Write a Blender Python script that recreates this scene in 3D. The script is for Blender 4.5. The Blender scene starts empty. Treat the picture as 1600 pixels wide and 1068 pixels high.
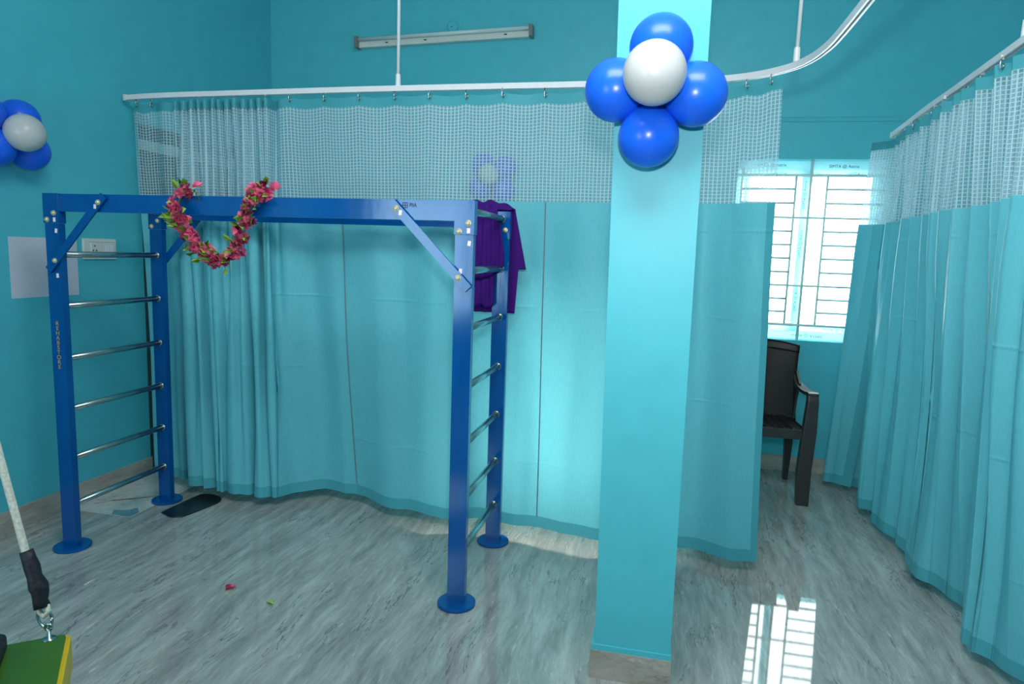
import bpy, bmesh, math, random
from mathutils import Vector, Matrix, noise
random.seed(7)
PI = math.pi
C = bpy.context.scene.collection
SC = bpy.context.scene

# ------------------------------------------------------------------ camera
CAM = Vector((2.496, -2.321, 1.352))
def _cam_axes(y, p, r):
    cy, sy, cp, sp, cr, sr = math.cos(y), math.sin(y), math.cos(p), math.sin(p), math.cos(r), math.sin(r)
    right = Vector((cy, sy, 0)); fwd0 = Vector((-sy, cy, 0)); up = Vector((0, 0, 1))
    fwd = fwd0 * cp - up * sp; u = up * cp + fwd0 * sp
    return right * cr + u * sr, u * cr - right * sr, fwd
RX, UX, FX = _cam_axes(0.211, 0.131, 0.034)
cd = bpy.data.cameras.new('camera'); cam = bpy.data.objects.new('camera', cd); C.objects.link(cam)
cam.matrix_world = Matrix(((RX.x, UX.x, -FX.x, CAM.x), (RX.y, UX.y, -FX.y, CAM.y), (RX.z, UX.z, -FX.z, CAM.z), (0, 0, 0, 1)))
cd.sensor_width = 36; cd.lens = 1039.07 / 1600 * 36; cd.clip_start = 0.05; cd.clip_end = 60
SC.camera = cam

# ------------------------------------------------------------------ world, lights, exposure
SC.view_settings.view_transform = 'Standard'; SC.view_settings.look = 'None'
SC.view_settings.gamma = 1; SC.view_settings.use_curve_mapping = False
SC.view_settings.exposure = 0.58
w = bpy.data.worlds.new('overcast_sky'); SC.world = w; w.use_nodes = True
w.node_tree.nodes['Background'].inputs[0].default_value = (0.86, 0.96, 1.0, 1)
w.node_tree.nodes['Background'].inputs[1].default_value = 5.5

def add_light(name, kind, loc, direction, energy, color=(1, 1, 1), **kw):
    d = bpy.data.lights.new(name, kind); d.energy = energy; d.color = color
    for k, v in kw.items(): setattr(d, k, v)
    o = bpy.data.objects.new(name, d); C.objects.link(o); o.location = loc
    o.rotation_euler = Vector(direction).to_track_quat('-Z', 'Y').to_euler()
    return o
# the flash on the camera's hot shoe, head tilted up
add_light('camera_flash', 'SPOT', CAM + Vector((0.0, 0.02, 0.26)), FX * 1.0 + RX * 0.40 + Vector((0, 0, 0.75)), 68, (1, 0.985, 0.96),
          spot_size=math.radians(160), spot_blend=1.0, shadow_soft_size=0.05)
# hazy low sun through the window
add_light('hazy_sun', 'SUN', (6, 5, 4), (-1.40, -1.62, -0.95), 28.0, (1, 0.93, 0.82), angle=math.radians(18))
# added fill light just under the ceiling, in place of flash bounced off it
add_light('ceiling_bounce_fill', 'AREA', (2.45, -1.3, 3.2), (0.0, 0.6, -1), 56, (0.97, 0.98, 0.99), shape='RECTANGLE', size=1.6, size_y=1.2)
# window portals (guide the sky's light)
for nm, loc, d, sx, sy in (('window_portal', (3.41, 2.44, 1.425), (0, -1, 0), 0.94, 1.2), ('front_window_portal', (0.40, -3.46, 1.35), (0, 1, 0), 1.04, 1.2)):
    p = add_light(nm, 'AREA', loc, d, 1, shape='RECTANGLE', size=sx, size_y=sy); p.data.cycles.is_portal = True

# ------------------------------------------------------------------ materials
def srgb(r, g, b):
    f = lambda c: (c / 255 / 12.92) if c / 255 <= 0.04045 else ((c / 255 + 0.055) / 1.055) ** 2.4
    return (f(r), f(g), f(b), 1)
def new_mat(name):
    m = bpy.data.materials.new(name); m.use_nodes = True
    nt = m.node_tree; b = nt.nodes['Principled BSDF']
    return m, nt, b
def N(nt, t, **kw):
    n = nt.nodes.new(t)
    for k, v in kw.items():
        if k in n.inputs.keys(): n.inputs[k].default_value = v
        else: setattr(n, k, v)
    return n
def ramp(nt, stops):
    r = nt.nodes.new('ShaderNodeValToRGB'); e = r.color_ramp.elements
    while len(e) < len(stops): e.new(0.5)
    for k, (p, c) in zip(e, stops): k.position = p; k.color = c
    return r
def mat(name, col, rough=0.5, metal=0.0, spec=0.5, noise_scale=0, var=0.06, bump=0.0, coat=0, coat_ior=1.45, coat_rough=0.08, stretch=None):
    m, nt, b = new_mat(name)
    b.inputs['Roughness'].default_value = rough; b.inputs['Metallic'].default_value = metal
    b.inputs['Specular IOR Level'].default_value = spec
    b.inputs['Coat Weight'].default_value = coat; b.inputs['Coat IOR'].default_value = coat_ior; b.inputs['Coat Roughness'].default_value = coat_rough
    b.inputs['Base Color'].default_value = col
    if noise_scale:
        tc = N(nt, 'ShaderNodeTexCoord'); mp = N(nt, 'ShaderNodeMapping')
        if stretch: mp.inputs['Scale'].default_value = stretch
        nz = N(nt, 'ShaderNodeTexNoise', Scale=noise_scale, Detail=4.0)
        nt.links.new(tc.outputs['Object'], mp.inputs[0]); nt.links.new(mp.outputs[0], nz.inputs['Vector'])
        lo = tuple(c * (1 - var) for c in col[:3]) + (1,); hi = tuple(min(1, c * (1 + var)) for c in col[:3]) + (1,)
        r = ramp(nt, [(0.3, lo), (0.7, hi)])
        nt.links.new(nz.outputs['Fac'], r.inputs[0]); nt.links.new(r.outputs[0], b.inputs['Base Color'])
        if bump:
            bp = N(nt, 'ShaderNodeBump', Strength=bump, Distance=0.01)
            nt.links.new(nz.outputs['Fac'], bp.inputs['Height']); nt.links.new(bp.outputs[0], b.inputs['Normal'])
    return m

TEAL = (0.085, 0.52, 0.615, 1)
M = {}
M['wall'] = mat('teal_wall_paint', TEAL, 0.42, spec=0.35, noise_scale=9, var=0.03, bump=0.02)
M['ceiling'] = mat('white_ceiling_paint', srgb(232, 235, 233), 0.8, noise_scale=8, var=0.02)
M['pillar'] = M['wall']
M['white'] = mat('white_enamel', srgb(225, 228, 232), 0.3, noise_scale=30, var=0.02)
M['white_plastic'] = mat('ivory_plastic', srgb(214, 219, 214), 0.35, noise_scale=30, var=0.02)
M['grey_plastic'] = mat('grey_plastic', srgb(120, 125, 126), 0.4, noise_scale=30, var=0.03)
M['blue'] = mat('blue_paint', srgb(0, 78, 150), 0.13, spec=0.62, noise_scale=14, var=0.12, bump=0.06, stretch=(1, 1, 0.25))
M['blue'].node_tree.nodes['Principled BSDF'].inputs['Specular Tint'].default_value = (0.62, 0.9, 1.0, 1)
M['chrome'] = mat('polished_steel', srgb(165, 180, 180), 0.27, metal=1.0, noise_scale=40, var=0.04)
M['brass'] = mat('cream_plated_bolt', srgb(220, 208, 170), 0.35, metal=0.6, noise_scale=60, var=0.1)
M['sticker'] = mat('white_sticker', srgb(238, 226, 228), 0.5, noise_scale=300, var=0.12)
M['ink'] = mat('dark_ink', srgb(25, 35, 48), 0.5, noise_scale=50, var=0.1)
M['gold'] = mat('gold_lettering', srgb(205, 165, 60), 0.4, noise_scale=80, var=0.1)
M['paper'] = mat('white_paper', srgb(205, 208, 222), 0.8, noise_scale=12, var=0.03)
M['dark'] = mat('dark_door', srgb(72, 76, 78), 0.35, noise_scale=6, var=0.1)
M['purple'] = mat('purple_cotton', srgb(60, 16, 112), 0.85, spec=0.2, noise_scale=60, var=0.12, bump=0.12)
M['blueballoon'] = mat('blue_latex', srgb(24, 100, 235), 0.28, spec=0.45, noise_scale=6, var=0.04)
M['whiteballoon'] = mat('white_latex', srgb(190, 193, 193), 0.3, spec=0.4, noise_scale=6, var=0.02)
M['pink'] = mat('pink_petals', srgb(255, 132, 172), 0.6, noise_scale=80, var=0.25)
def petal_glow(m):
    nt = m.node_tree; b = nt.nodes['Principled BSDF']; t = nt.nodes.new('ShaderNodeBsdfTranslucent')
    nt.links.new(b.inputs['Base Color'].links[0].from_socket, t.inputs[0]); mx = nt.nodes.new('ShaderNodeMixShader'); mx.inputs[0].default_value = 0.4
    nt.links.new(b.outputs[0], mx.inputs[1]); nt.links.new(t.outputs[0], mx.inputs[2]); nt.links.new(mx.outputs[0], nt.nodes['Material Output'].inputs[0])
petal_glow(M['pink'])
M['green'] = mat('leaf_green', srgb(150, 190, 80), 0.6, noise_scale=80, var=0.25)
M['string'] = mat('garland_string', srgb(120, 150, 70), 0.8, noise_scale=80, var=0.2)
M['rope'] = mat('white_rope', srgb(205, 205, 192), 0.85, noise_scale=120, var=0.2, bump=0.3)
M['blacktape'] = mat('black_sleeve', srgb(18, 20, 30), 0.6, noise_scale=60, var=0.25, bump=0.3)
M['boardgreen'] = mat('green_board', srgb(54, 100, 24), 0.45, noise_scale=20, var=0.08)
M['boardyellow'] = mat('yellow_edge', srgb(205, 175, 20), 0.45, noise_scale=20, var=0.06)
M['mat'] = mat('black_rubber', srgb(22, 34, 36), 0.3, noise_scale=20, var=0.3)
def film():
    m = mat('window_film', srgb(190, 232, 238), 0.25, noise_scale=14, var=0.06); nt = m.node_tree; b = nt.nodes['Principled BSDF']
    t = nt.nodes.new('ShaderNodeBsdfTranslucent'); t.inputs[0].default_value = srgb(200, 240, 245)
    mx = nt.nodes.new('ShaderNodeMixShader'); mx.inputs[0].default_value = 0.45
    nt.links.new(b.outputs[0], mx.inputs[1]); nt.links.new(t.outputs[0], mx.inputs[2]); nt.links.new(mx.outputs[0], nt.nodes['Material Output'].inputs[0]); return m
M['film'] = film()
M['grille'] = mat('pale_grille_paint', srgb(205, 232, 228), 0.4, noise_scale=20, var=0.03)
M['tube'] = mat('frosted_tube', srgb(205, 222, 222), 0.2, noise_scale=10, var=0.02)

# curtain cloth: satin, lets some light through
def cloth_mat(name, col, trans, rough=0.4, sheen=0.0):
    m, nt, b = new_mat(name)
    b.inputs['Roughness'].default_value = rough; b.inputs['Specular IOR Level'].default_value = 0.35; b.inputs['Specular Tint'].default_value = (0.55, 0.95, 1.0, 1)
    b.inputs['Sheen Weight'].default_value = sheen; b.inputs['Sheen Roughness'].default_value = 0.4
    uv = N(nt, 'ShaderNodeUVMap'); mp = N(nt, 'ShaderNodeMapping'); mp.inputs['Scale'].default_value = (60, 6, 1)
    nz = N(nt, 'ShaderNodeTexNoise', Scale=4.0, Detail=3.0)
    nt.links.new(uv.outputs[0], mp.inputs[0]); nt.links.new(mp.outputs[0], nz.inputs['Vector'])
    lo = tuple(c * 0.96 for c in col[:3]) + (1,); hi = tuple(c * 1.04 for c in col[:3]) + (1,)
    r = ramp(nt, [(0.35, lo), (0.65, hi)]); nt.links.new(nz.outputs['Fac'], r.inputs[0]); nt.links.new(r.outputs[0], b.inputs['Base Color'])
    nz2 = N(nt, 'ShaderNodeTexNoise', Scale=9.0, Detail=4.0); nt.links.new(uv.outputs[0], nz2.inputs['Vector'])
    sx = N(nt, 'ShaderNodeSeparateXYZ'); nt.links.new(uv.outputs[0], sx.inputs[0])
    cr = N(nt, 'ShaderNodeMath', operation='PINGPONG'); cr.inputs[1].default_value = 0.185; nt.links.new(sx.outputs[1], cr.inputs[0])
    cm = N(nt, 'ShaderNodeMapRange'); nt.links.new(cr.outputs[0], cm.inputs[0]); cm.inputs['From Max'].default_value = 0.010; cm.inputs['To Min'].default_value = 0.5; cm.inputs['To Max'].default_value = 0.0
    nz3 = N(nt, 'ShaderNodeTexNoise', Scale=3.0, Detail=1.0); nt.links.new(uv.outputs[0], nz3.inputs['Vector'])
    m3 = N(nt, 'ShaderNodeMapRange'); nt.links.new(nz3.outputs['Fac'], m3.inputs[0]); m3.inputs['From Min'].default_value = 0.5; m3.inputs['From Max'].default_value = 0.62
    cmu = N(nt, 'ShaderNodeMath', operation='MULTIPLY'); nt.links.new(cm.outputs[0], cmu.inputs[0]); nt.links.new(m3.outputs[0], cmu.inputs[1])
    had = N(nt, 'ShaderNodeMath', operation='ADD'); nt.links.new(nz2.outputs['Fac'], had.inputs[0]); nt.links.new(cmu.outputs[0], had.inputs[1])
    bp = N(nt, 'ShaderNodeBump', Strength=0.35, Distance=0.012); nt.links.new(had.outputs[0], bp.inputs['Height']); nt.links.new(bp.outputs[0], b.inputs['Normal'])
    t = N(nt, 'ShaderNodeBsdfTranslucent'); nt.links.new(r.outputs[0], t.inputs['Color'])
    mx = N(nt, 'ShaderNodeMixShader'); mx.inputs[0].default_value = trans
    out = nt.nodes['Material Output']
    nt.links.new(b.outputs[0], mx.inputs[1]); nt.links.new(t.outputs[0], mx.inputs[2]); nt.links.new(mx.outputs[0], out.inputs[0])
    return m
CLOTH = (0.15, 0.58, 0.67, 1)
M['cloth'] = cloth_mat('teal_satin', CLOTH, 0.19)
M['hem'] = cloth_mat('teal_satin_doubled', (0.085, 0.42, 0.50, 1), 0.12)
M['head'] = cloth_mat('teal_heading', (0.08, 0.40, 0.47, 1), 0.2)
M['seam'] = mat('pale_seam_thread', srgb(150, 170, 185), 0.7, noise_scale=100, var=0.1)
def net_mat():
    m, nt, b = new_mat('white_net')
    nt.nodes.remove(b)
    uv = N(nt, 'ShaderNodeUVMap'); sp = N(nt, 'ShaderNodeSeparateXYZ'); nt.links.new(uv.outputs[0], sp.inputs[0])
    def line(sock, period, width, soft):
        d = N(nt, 'ShaderNodeMath', operation='DIVIDE'); d.inputs[1].default_value = period; nt.links.new(sock, d.inputs[0])
        f = N(nt, 'ShaderNodeMath', operation='FRACT'); nt.links.new(d.outputs[0], f.inputs[0])
        s = N(nt, 'ShaderNodeMath', operation='SUBTRACT'); s.inputs[1].default_value = 0.5; nt.links.new(f.outputs[0], s.inputs[0])
        a = N(nt, 'ShaderNodeMath', operation='ABSOLUTE'); nt.links.new(s.outputs[0], a.inputs[0])
        mr = N(nt, 'ShaderNodeMapRange'); nt.links.new(a.outputs[0], mr.inputs[0])
        mr.inputs['From Min'].default_value = 0.5 - width - soft; mr.inputs['From Max'].default_value = 0.5 - width
        return mr.outputs[0]
    lu = line(sp.outputs[0], 0.0178, 0.10, 0.10); lv = line(sp.outputs[1], 0.0150, 0.075, 0.06)
    mxx = N(nt, 'ShaderNodeMath', operation='MAXIMUM'); nt.links.new(lu, mxx.inputs[0]); nt.links.new(lv, mxx.inputs[1])
    mr = N(nt, 'ShaderNodeMapRange'); nt.links.new(mxx.outputs[0], mr.inputs[0])
    mr.inputs['To Min'].default_value = 0.27; mr.inputs['To Max'].default_value = 0.88
    di = N(nt, 'ShaderNodeBsdfDiffuse'); di.inputs[0].default_value = srgb(205, 234, 242)
    tl = N(nt, 'ShaderNodeBsdfTranslucent'); tl.inputs[0].default_value = srgb(205, 234, 242)
    m1 = N(nt, 'ShaderNodeMixShader'); m1.inputs[0].default_value = 0.35
    nt.links.new(di.outputs[0], m1.inputs[1]); nt.links.new(tl.outputs[0], m1.inputs[2])
    tr = N(nt, 'ShaderNodeBsdfTransparent')
    m2 = N(nt, 'ShaderNodeMixShader'); nt.links.new(mr.outputs[0], m2.inputs[0])
    nt.links.new(tr.outputs[0], m2.inputs[1]); nt.links.new(m1.outputs[0], m2.inputs[2])
    nt.links.new(m2.outputs[0], nt.nodes['Material Output'].inputs[0])
    return m
M['net'] = net_mat()

# streaked grey marble tile, veins running into the room
def marble(name, base, dark, light, rough, scale=(1.0, 0.22, 1.0), vein=1.0, spec=0.5):
    m, nt, b = new_mat(name)
    tc = N(nt, 'ShaderNodeTexCoord')
    wz = N(nt, 'ShaderNodeTexNoise', Scale=1.6, Detail=3.0); nt.links.new(tc.outputs['Object'], wz.inputs['Vector'])
    sc = N(nt, 'ShaderNodeVectorMath', operation='SCALE'); sc.inputs['Scale'].default_value = 0.12; nt.links.new(wz.outputs['Color'], sc.inputs[0])
    ad = N(nt, 'ShaderNodeVectorMath', operation='ADD'); nt.links.new(tc.outputs['Object'], ad.inputs[0]); nt.links.new(sc.outputs[0], ad.inputs[1])
    mp = N(nt, 'ShaderNodeMapping'); mp.inputs['Scale'].default_value = scale; mp.inputs['Rotation'].default_value = (0, 0, 0.12)
    nt.links.new(ad.outputs[0], mp.inputs[0])
    n1 = N(nt, 'ShaderNodeTexNoise', Scale=8.0, Detail=12.0, Roughness=0.74); nt.links.new(mp.outputs[0], n1.inputs['Vector'])
    r1 = ramp(nt, [(0.28, dark), (0.5, base), (0.75, light)]); nt.links.new(n1.outputs['Fac'], r1.inputs[0])
    # thin dark cracks
    n2 = N(nt, 'ShaderNodeTexNoise', Scale=3.4, Detail=5.0, Roughness=0.6); nt.links.new(mp.outputs[0], n2.inputs['Vector'])
    s = N(nt, 'ShaderNodeMath', operation='SUBTRACT'); s.inputs[1].default_value = 0.5; nt.links.new(n2.outputs['Fac'], s.inputs[0])
    a = N(nt, 'ShaderNodeMath', operation='ABSOLUTE'); nt.links.new(s.outputs[0], a.inputs[0])
    mr = N(nt, 'ShaderNodeMapRange'); nt.links.new(a.outputs[0], mr.inputs[0])
    mr.inputs['From Max'].default_value = 0.008; mr.inputs['To Min'].default_value = 0.7 * vein; mr.inputs['To Max'].default_value = 0.0
    n4 = N(nt, 'ShaderNodeTexNoise', Scale=2.2, Detail=2.0); nt.links.new(tc.outputs['Object'], n4.inputs['Vector'])
    mr4 = N(nt, 'ShaderNodeMapRange'); nt.links.new(n4.outputs['Fac'], mr4.inputs[0]); mr4.inputs['From Min'].default_value = 0.40; mr4.inputs['From Max'].default_value = 0.55
    mu = N(nt, 'ShaderNodeMath', operation='MULTIPLY'); nt.links.new(mr.outputs[0], mu.inputs[0]); nt.links.new(mr4.outputs[0], mu.inputs[1])
    mx = N(nt, 'ShaderNodeMix', data_type='RGBA'); nt.links.new(mu.outputs[0], mx.inputs['Factor']); nt.links.new(r1.outputs[0], mx.inputs['A'])
    mx.inputs['B'].default_value = tuple(c * 0.35 for c in dark[:3]) + (1,)
    # pale chalky scratches
    n3 = N(nt, 'ShaderNodeTexNoise', Scale=22.0, Detail=8.0, Roughness=0.8); nt.links.new(mp.outputs[0], n3.inputs['Vector'])
    mr3 = N(nt, 'ShaderNodeMapRange'); nt.links.new(n3.outputs['Fac'], mr3.inputs[0]); mr3.inputs['From Min'].default_value = 0.57; mr3.inputs['From Max'].default_value = 0.70; mr3.inputs['To Max'].default_value = 0.6
    mx3 = N(nt, 'ShaderNodeMix', data_type='RGBA'); nt.links.new(mr3.outputs[0], mx3.inputs['Factor']); nt.links.new(mx.outputs['Result'], mx3.inputs['A'])
    mx3.inputs['B'].default_value = tuple(min(1, c * 1.35) for c in light[:3]) + (1,)
    nt.links.new(mx3.outputs['Result'], b.inputs['Base Color'])
    b.inputs['Roughness'].default_value = rough; b.inputs['Specular IOR Level'].default_value = spec
    return m
M['floor'] = marble('grey_streaked_tile', srgb(160, 163, 157), srgb(116, 119, 114), srgb(198, 200, 195), 0.035, scale=(2.2, 0.30, 1.0), spec=0.9)
M['skirting'] = marble('brown_grey_skirting', srgb(176, 169, 160), srgb(140, 133, 124), srgb(200, 195, 188), 0.2, scale=(0.5, 0.3, 1.4), vein=0.6)
M['palemarble'] = marble('pale_marble', srgb(205, 210, 206), srgb(165, 172, 170), srgb(228, 230, 226), 0.12, scale=(1, 1, 1))
M['bluemarble'] = marble('blue_marble', srgb(110, 150, 165), srgb(60, 100, 120), srgb(170, 195, 200), 0.12, scale=(1, 1, 1))
M['brownvein'] = mat('brown_vein', srgb(150, 120, 90), 0.2, noise_scale=30, var=0.3)

# rattan-textured brown-black plastic
def rattan():
    m, nt, b = new_mat('dark_brown_plastic')
    b.inputs['Base Color'].default_value = srgb(54, 50, 50); b.inputs['Roughness'].default_value = 0.4
    tc = N(nt, 'ShaderNodeTexCoord'); br = N(nt, 'ShaderNodeTexBrick', Scale=1.0); nt.links.new(tc.outputs['UV'], br.inputs['Vector'])
    br.inputs['Brick Width'].default_value = 0.022; br.inputs['Row Height'].default_value = 0.011; br.inputs['Mortar Size'].default_value = 0.0028; br.inputs['Mortar Smooth'].default_value = 0.6
    bp = N(nt, 'ShaderNodeBump', Strength=0.9, Distance=0.004); bp.invert = True
    nt.links.new(br.outputs['Fac'], bp.inputs['Height']); nt.links.new(bp.outputs[0], b.inputs['Normal'])
    return m
M['rattan'] = rattan()
M['chair'] = mat('dark_brown_moulded_plastic', srgb(56, 51, 51), 0.36, noise_scale=40, var=0.08)
def glass():
    m, nt, b = new_mat('clear_window_glass'); nt.nodes.remove(b)
    g = N(nt, 'ShaderNodeBsdfGlossy'); g.inputs['Roughness'].default_value = 0.02
    t = N(nt, 'ShaderNodeBsdfTransparent'); f = N(nt, 'ShaderNodeFresnel'); f.inputs[0].default_value = 1.25
    mx = N(nt, 'ShaderNodeMixShader'); nt.links.new(f.outputs[0], mx.inputs[0]); nt.links.new(t.outputs[0], mx.inputs[1]); nt.links.new(g.outputs[0], mx.inputs[2])
    nt.links.new(mx.outputs[0], nt.nodes['Material Output'].inputs[0]); return m
M['glass'] = glass()

# ------------------------------------------------------------------ mesh helpers
def obj(name, bm, m, parent=None, smooth=False, bevel=0.0, uv=False):
    if bevel > 0:
        es = [e for e in bm.edges if len(e.link_faces) == 2 and e.calc_face_angle(0) > 0.6]
        bmesh.ops.bevel(bm, geom=es, offset=bevel, segments=2, affect='EDGES', profile=0.6, clamp_overlap=True)
    me = bpy.data.meshes.new(name); bm.normal_update(); bm.to_mesh(me); bm.free()
    if smooth:
        for p in me.polygons: p.use_smooth = True
    if m: me.materials.append(m)
    o = bpy.data.objects.new(name, me); C.objects.link(o)
    if parent: o.parent = parent
    return o
def link_mesh(name, me, parent=None, mw=None):
    o = bpy.data.objects.new(name, me); C.objects.link(o)
    if parent: o.parent = parent
    if mw is not None: o.matrix_basis = mw
    return o
def thing(name, label, cat, loc=(0, 0, 0), group=None, kind=None):
    o = bpy.data.objects.new(name, None); C.objects.link(o); o.location = loc; o.empty_display_size = 0.05
    o['label'] = label; o['category'] = cat
    if group: o['group'] = group
    if kind: o['kind'] = kind
    return o
def tag(o, label, cat, group=None):
    o['label'] = label; o['category'] = cat
    if group: o['group'] = group
    return o
def struct(o): o['kind'] = 'structure'; return o
def add_box(bm, lo, hi, mtx=None):
    x0, y0, z0 = lo; x1, y1, z1 = hi
    vs = [bm.verts.new(v) for v in ((x0, y0, z0), (x1, y0, z0), (x1, y1, z0), (x0, y1, z0), (x0, y0, z1), (x1, y0, z1), (x1, y1, z1), (x0, y1, z1))]
    if mtx is not None:
        for v in vs: v.co = mtx @ v.co
    for f in ((0, 3, 2, 1), (4, 5, 6, 7), (0, 1, 5, 4), (1, 2, 6, 5), (2, 3, 7, 6), (3, 0, 4, 7)): bm.faces.new([vs[i] for i in f])
    return vs
def box(lo, hi, mtx=None):
    bm = bmesh.new(); add_box(bm, lo, hi, mtx); return bm
def add_prism(bm, pts, h):   # polygon (list of 3D points) extruded by vector h
    a = [bm.verts.new(p) for p in pts]; b = [bm.verts.new(Vector(p) + Vector(h)) for p in pts]
    n = len(a); bm.faces.new(a[::-1]); bm.faces.new(b)
    for i in range(n): bm.faces.new((a[i], a[(i + 1) % n], b[(i + 1) % n], b[i]))
    bmesh.ops.recalc_face_normals(bm, faces=bm.faces)
def add_tube(bm, pts, r, seg=12, cap=True):
    pts = [Vector(p) for p in pts]; rs = r if isinstance(r, (list, tuple)) else [r] * len(pts)
    rings = []; prev = None
    for i, p in enumerate(pts):
        t = (pts[min(i + 1, len(pts) - 1)] - pts[max(i - 1, 0)]).normalized()
        if prev is None:
            a = t.cross(Vector((0, 0, 1)))
            if a.length < 1e-3: a = t.cross(Vector((1, 0, 0)))
            a.normalize()
        else:
            a = (prev - t * prev.dot(t)).normalized()
        prev = a; b = t.cross(a)
        rings.append([bm.verts.new(p + (a * math.cos(2 * PI * k / seg) + b * math.sin(2 * PI * k / seg)) * rs[i]) for k in range(seg)])
    for A, B in zip(rings, rings[1:]):
        for k in range(seg): bm.faces.new((A[k], A[(k + 1) % seg], B[(k + 1) % seg], B[k]))
    if cap: bm.faces.new(rings[0][::-1]); bm.faces.new(rings[-1])
def tube(pts, r, seg=12): bm = bmesh.new(); add_tube(bm, pts, r, seg); return bm
def add_lathe(bm, prof, seg=32, mtx=None):
    rings = []
    for r, z in prof:
        if r < 1e-6: rings.append([bm.verts.new((0, 0, z))])
        else: rings.append([bm.verts.new((r * math.cos(2 * PI * k / seg), r * math.sin(2 * PI * k / seg), z)) for k in range(seg)])
    for A, B in zip(rings, rings[1:]):
        for k in range(seg):
            k2 = (k + 1) % seg
            if len(A) == 1 and len(B) == 1: continue
            if len(A) == 1: bm.faces.new((A[0], B[k2], B[k]))
            elif len(B) == 1: bm.faces.new((A[k], A[k2], B[0]))
            else: bm.faces.new((A[k], A[k2], B[k2], B[k]))
    if mtx is not None:
        for ring in rings:
            for v in ring: v.co = mtx @ v.co
    bmesh.ops.recalc_face_normals(bm, faces=bm.faces)
def lathe(prof, seg=32, mtx=None): bm = bmesh.new(); add_lathe(bm, prof, seg, mtx); return bm
def sweep(path, prof):   # prof: list of (side, up) closed loop, path horizontal
    bm = bmesh.new(); rings = []; pts = [Vector(p) for p in path]
    for i, p in enumerate(pts):
        t = (pts[min(i + 1, len(pts) - 1)] - pts[max(i - 1, 0)]); t.z = 0; t.normalize()
        s = Vector((t.y, -t.x, 0))
        rings.append([bm.verts.new(p + s * a + Vector((0, 0, b))) for a, b in prof])
    n = len(prof)
    for A, B in zip(rings, rings[1:]):
        for k in range(n): bm.faces.new((A[k], A[(k + 1) % n], B[(k + 1) % n], B[k]))
    bm.faces.new(rings[0][::-1]); bm.faces.new(rings[-1])
    bmesh.ops.recalc_face_normals(bm, faces=bm.faces)
    return bm
def crom(P, t):   # Catmull-Rom through list of tuples, t in [0, len-1]
    n = len(P); i = min(int(t), n - 2); f = t - i
    p0, p1, p2, p3 = P[max(i - 1, 0)], P[i], P[i + 1], P[min(i + 2, n - 1)]
    return tuple(0.5 * (2 * b + (c - a) * f + (2 * a - 5 * b + 4 * c - d) * f * f + (3 * b - a - 3 * c + d) * f ** 3) for a, b, c, d in zip(p0, p1, p2, p3))
def smooth_path(P, per=8): return [crom(P, i / per) for i in range((len(P) - 1) * per + 1)]
def lettering(name, body, size, m, parent, mtx, spacing=1.0, line=1.0, align='CENTER'):
    c = bpy.data.curves.new(name, 'FONT'); c.body = body; c.size = size; c.extrude = 0.0003; c.align_x = align; c.align_y = 'CENTER'
    c.space_character = spacing; c.space_line = line
    t = bpy.data.objects.new(name, c); C.objects.link(t)
    dg = bpy.context.evaluated_depsgraph_get(); me = bpy.data.meshes.new_from_object(t.evaluated_get(dg))
    bpy.data.objects.remove(t); me.materials.clear(); me.materials.append(m)
    return link_mesh(name, me, parent, mtx)
FACE_Y = Matrix.Rotation(PI / 2, 4, 'X')     # text in the xz plane, facing -y

# ------------------------------------------------------------------ room shell
YB, XR, YF, ZC = 2.22, 4.7, -3.4, 3.25
lw = lambda y: -0.375 + 0.017 * y
struct(obj('floor', box((-0.9, YF - 0.2, -0.1), (XR + 0.2, YB + 0.35, 0.0)), M['floor']))
struct(obj('ceiling', box((-0.9, YF - 0.2, ZC), (XR + 0.2, YB + 0.35, ZC + 0.1)), M['ceiling']))
# left wall with a doorway (y 0.947 to 1.86)
D0, D1, DH = 0.947, 1.86, 2.0
def left_slab(bm, y0, y1, z0, z1):
    pts = [(lw(y0), y0, z0), (lw(y1), y1, z0), (lw(y1) - 0.2, y1, z0), (lw(y0) - 0.2, y0, z0)]
    add_prism(bm, pts, (0, 0, z1 - z0))
bm = bmesh.new(); left_slab(bm, YF - 0.1, D0, 0, ZC); left_slab(bm, D1, YB + 0.1, 0, ZC); left_slab(bm, D0, D1, DH, ZC)
struct(obj('wall_left', bm, M['wall']))
# back wall with the window opening; the wall below 2.24 stands proud of the wall above
WX0, WX1, WZ0, WZ1 = 2.955, 3.87, 0.865, 2.0
bm = bmesh.new(); T = YB + 0.25
for lo, hi in (((-0.7, YB, 0), (WX0, T, 2.24)), ((WX1, YB, 0), (XR, T, 2.24)), ((WX0, YB, 0), (WX1, T, WZ0)), ((WX0, YB, WZ1), (WX1, T, 2.24)), ((-0.7, YB + 0.012, 2.24), (XR, T, ZC))):
    add_box(bm, lo, hi)
struct(obj('wall_back', bm, M['wall']))
bm = bmesh.new(); add_prism(bm, [(2.6, YB - 0.006, 2.225), (2.6, YB + 0.02, 2.225), (2.6, YB + 0.02, 2.258), (2.6, YB, 2.25)], (XR - 2.6, 0, 0))
struct(obj('trim_1', bm, M['wall']))
struct(obj('wall_right', box((XR, YF - 0.2, 0), (XR + 0.2, T, ZC)), M['wall']))
FW = (-0.12, 0.92, 0.75, 1.95)
bm = bmesh.new()
for lo, hi in (((-0.9, YF - 0.15, 0), (FW[0], YF, ZC)), ((FW[1], YF - 0.15, 0), (XR, YF, ZC)), ((FW[0], YF - 0.15, 0), (FW[1], YF, FW[2])), ((FW[0], YF - 0.15, FW[3]), (FW[1], YF, ZC))): add_box(bm, lo, hi)
struct(obj('wall_front', bm, M['wall']))
w2 = struct(obj('window_2', box((FW[0], YF - 0.1, FW[2]), (FW[1], YF - 0.06, FW[2] + 0.05)), M['white']))
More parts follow.
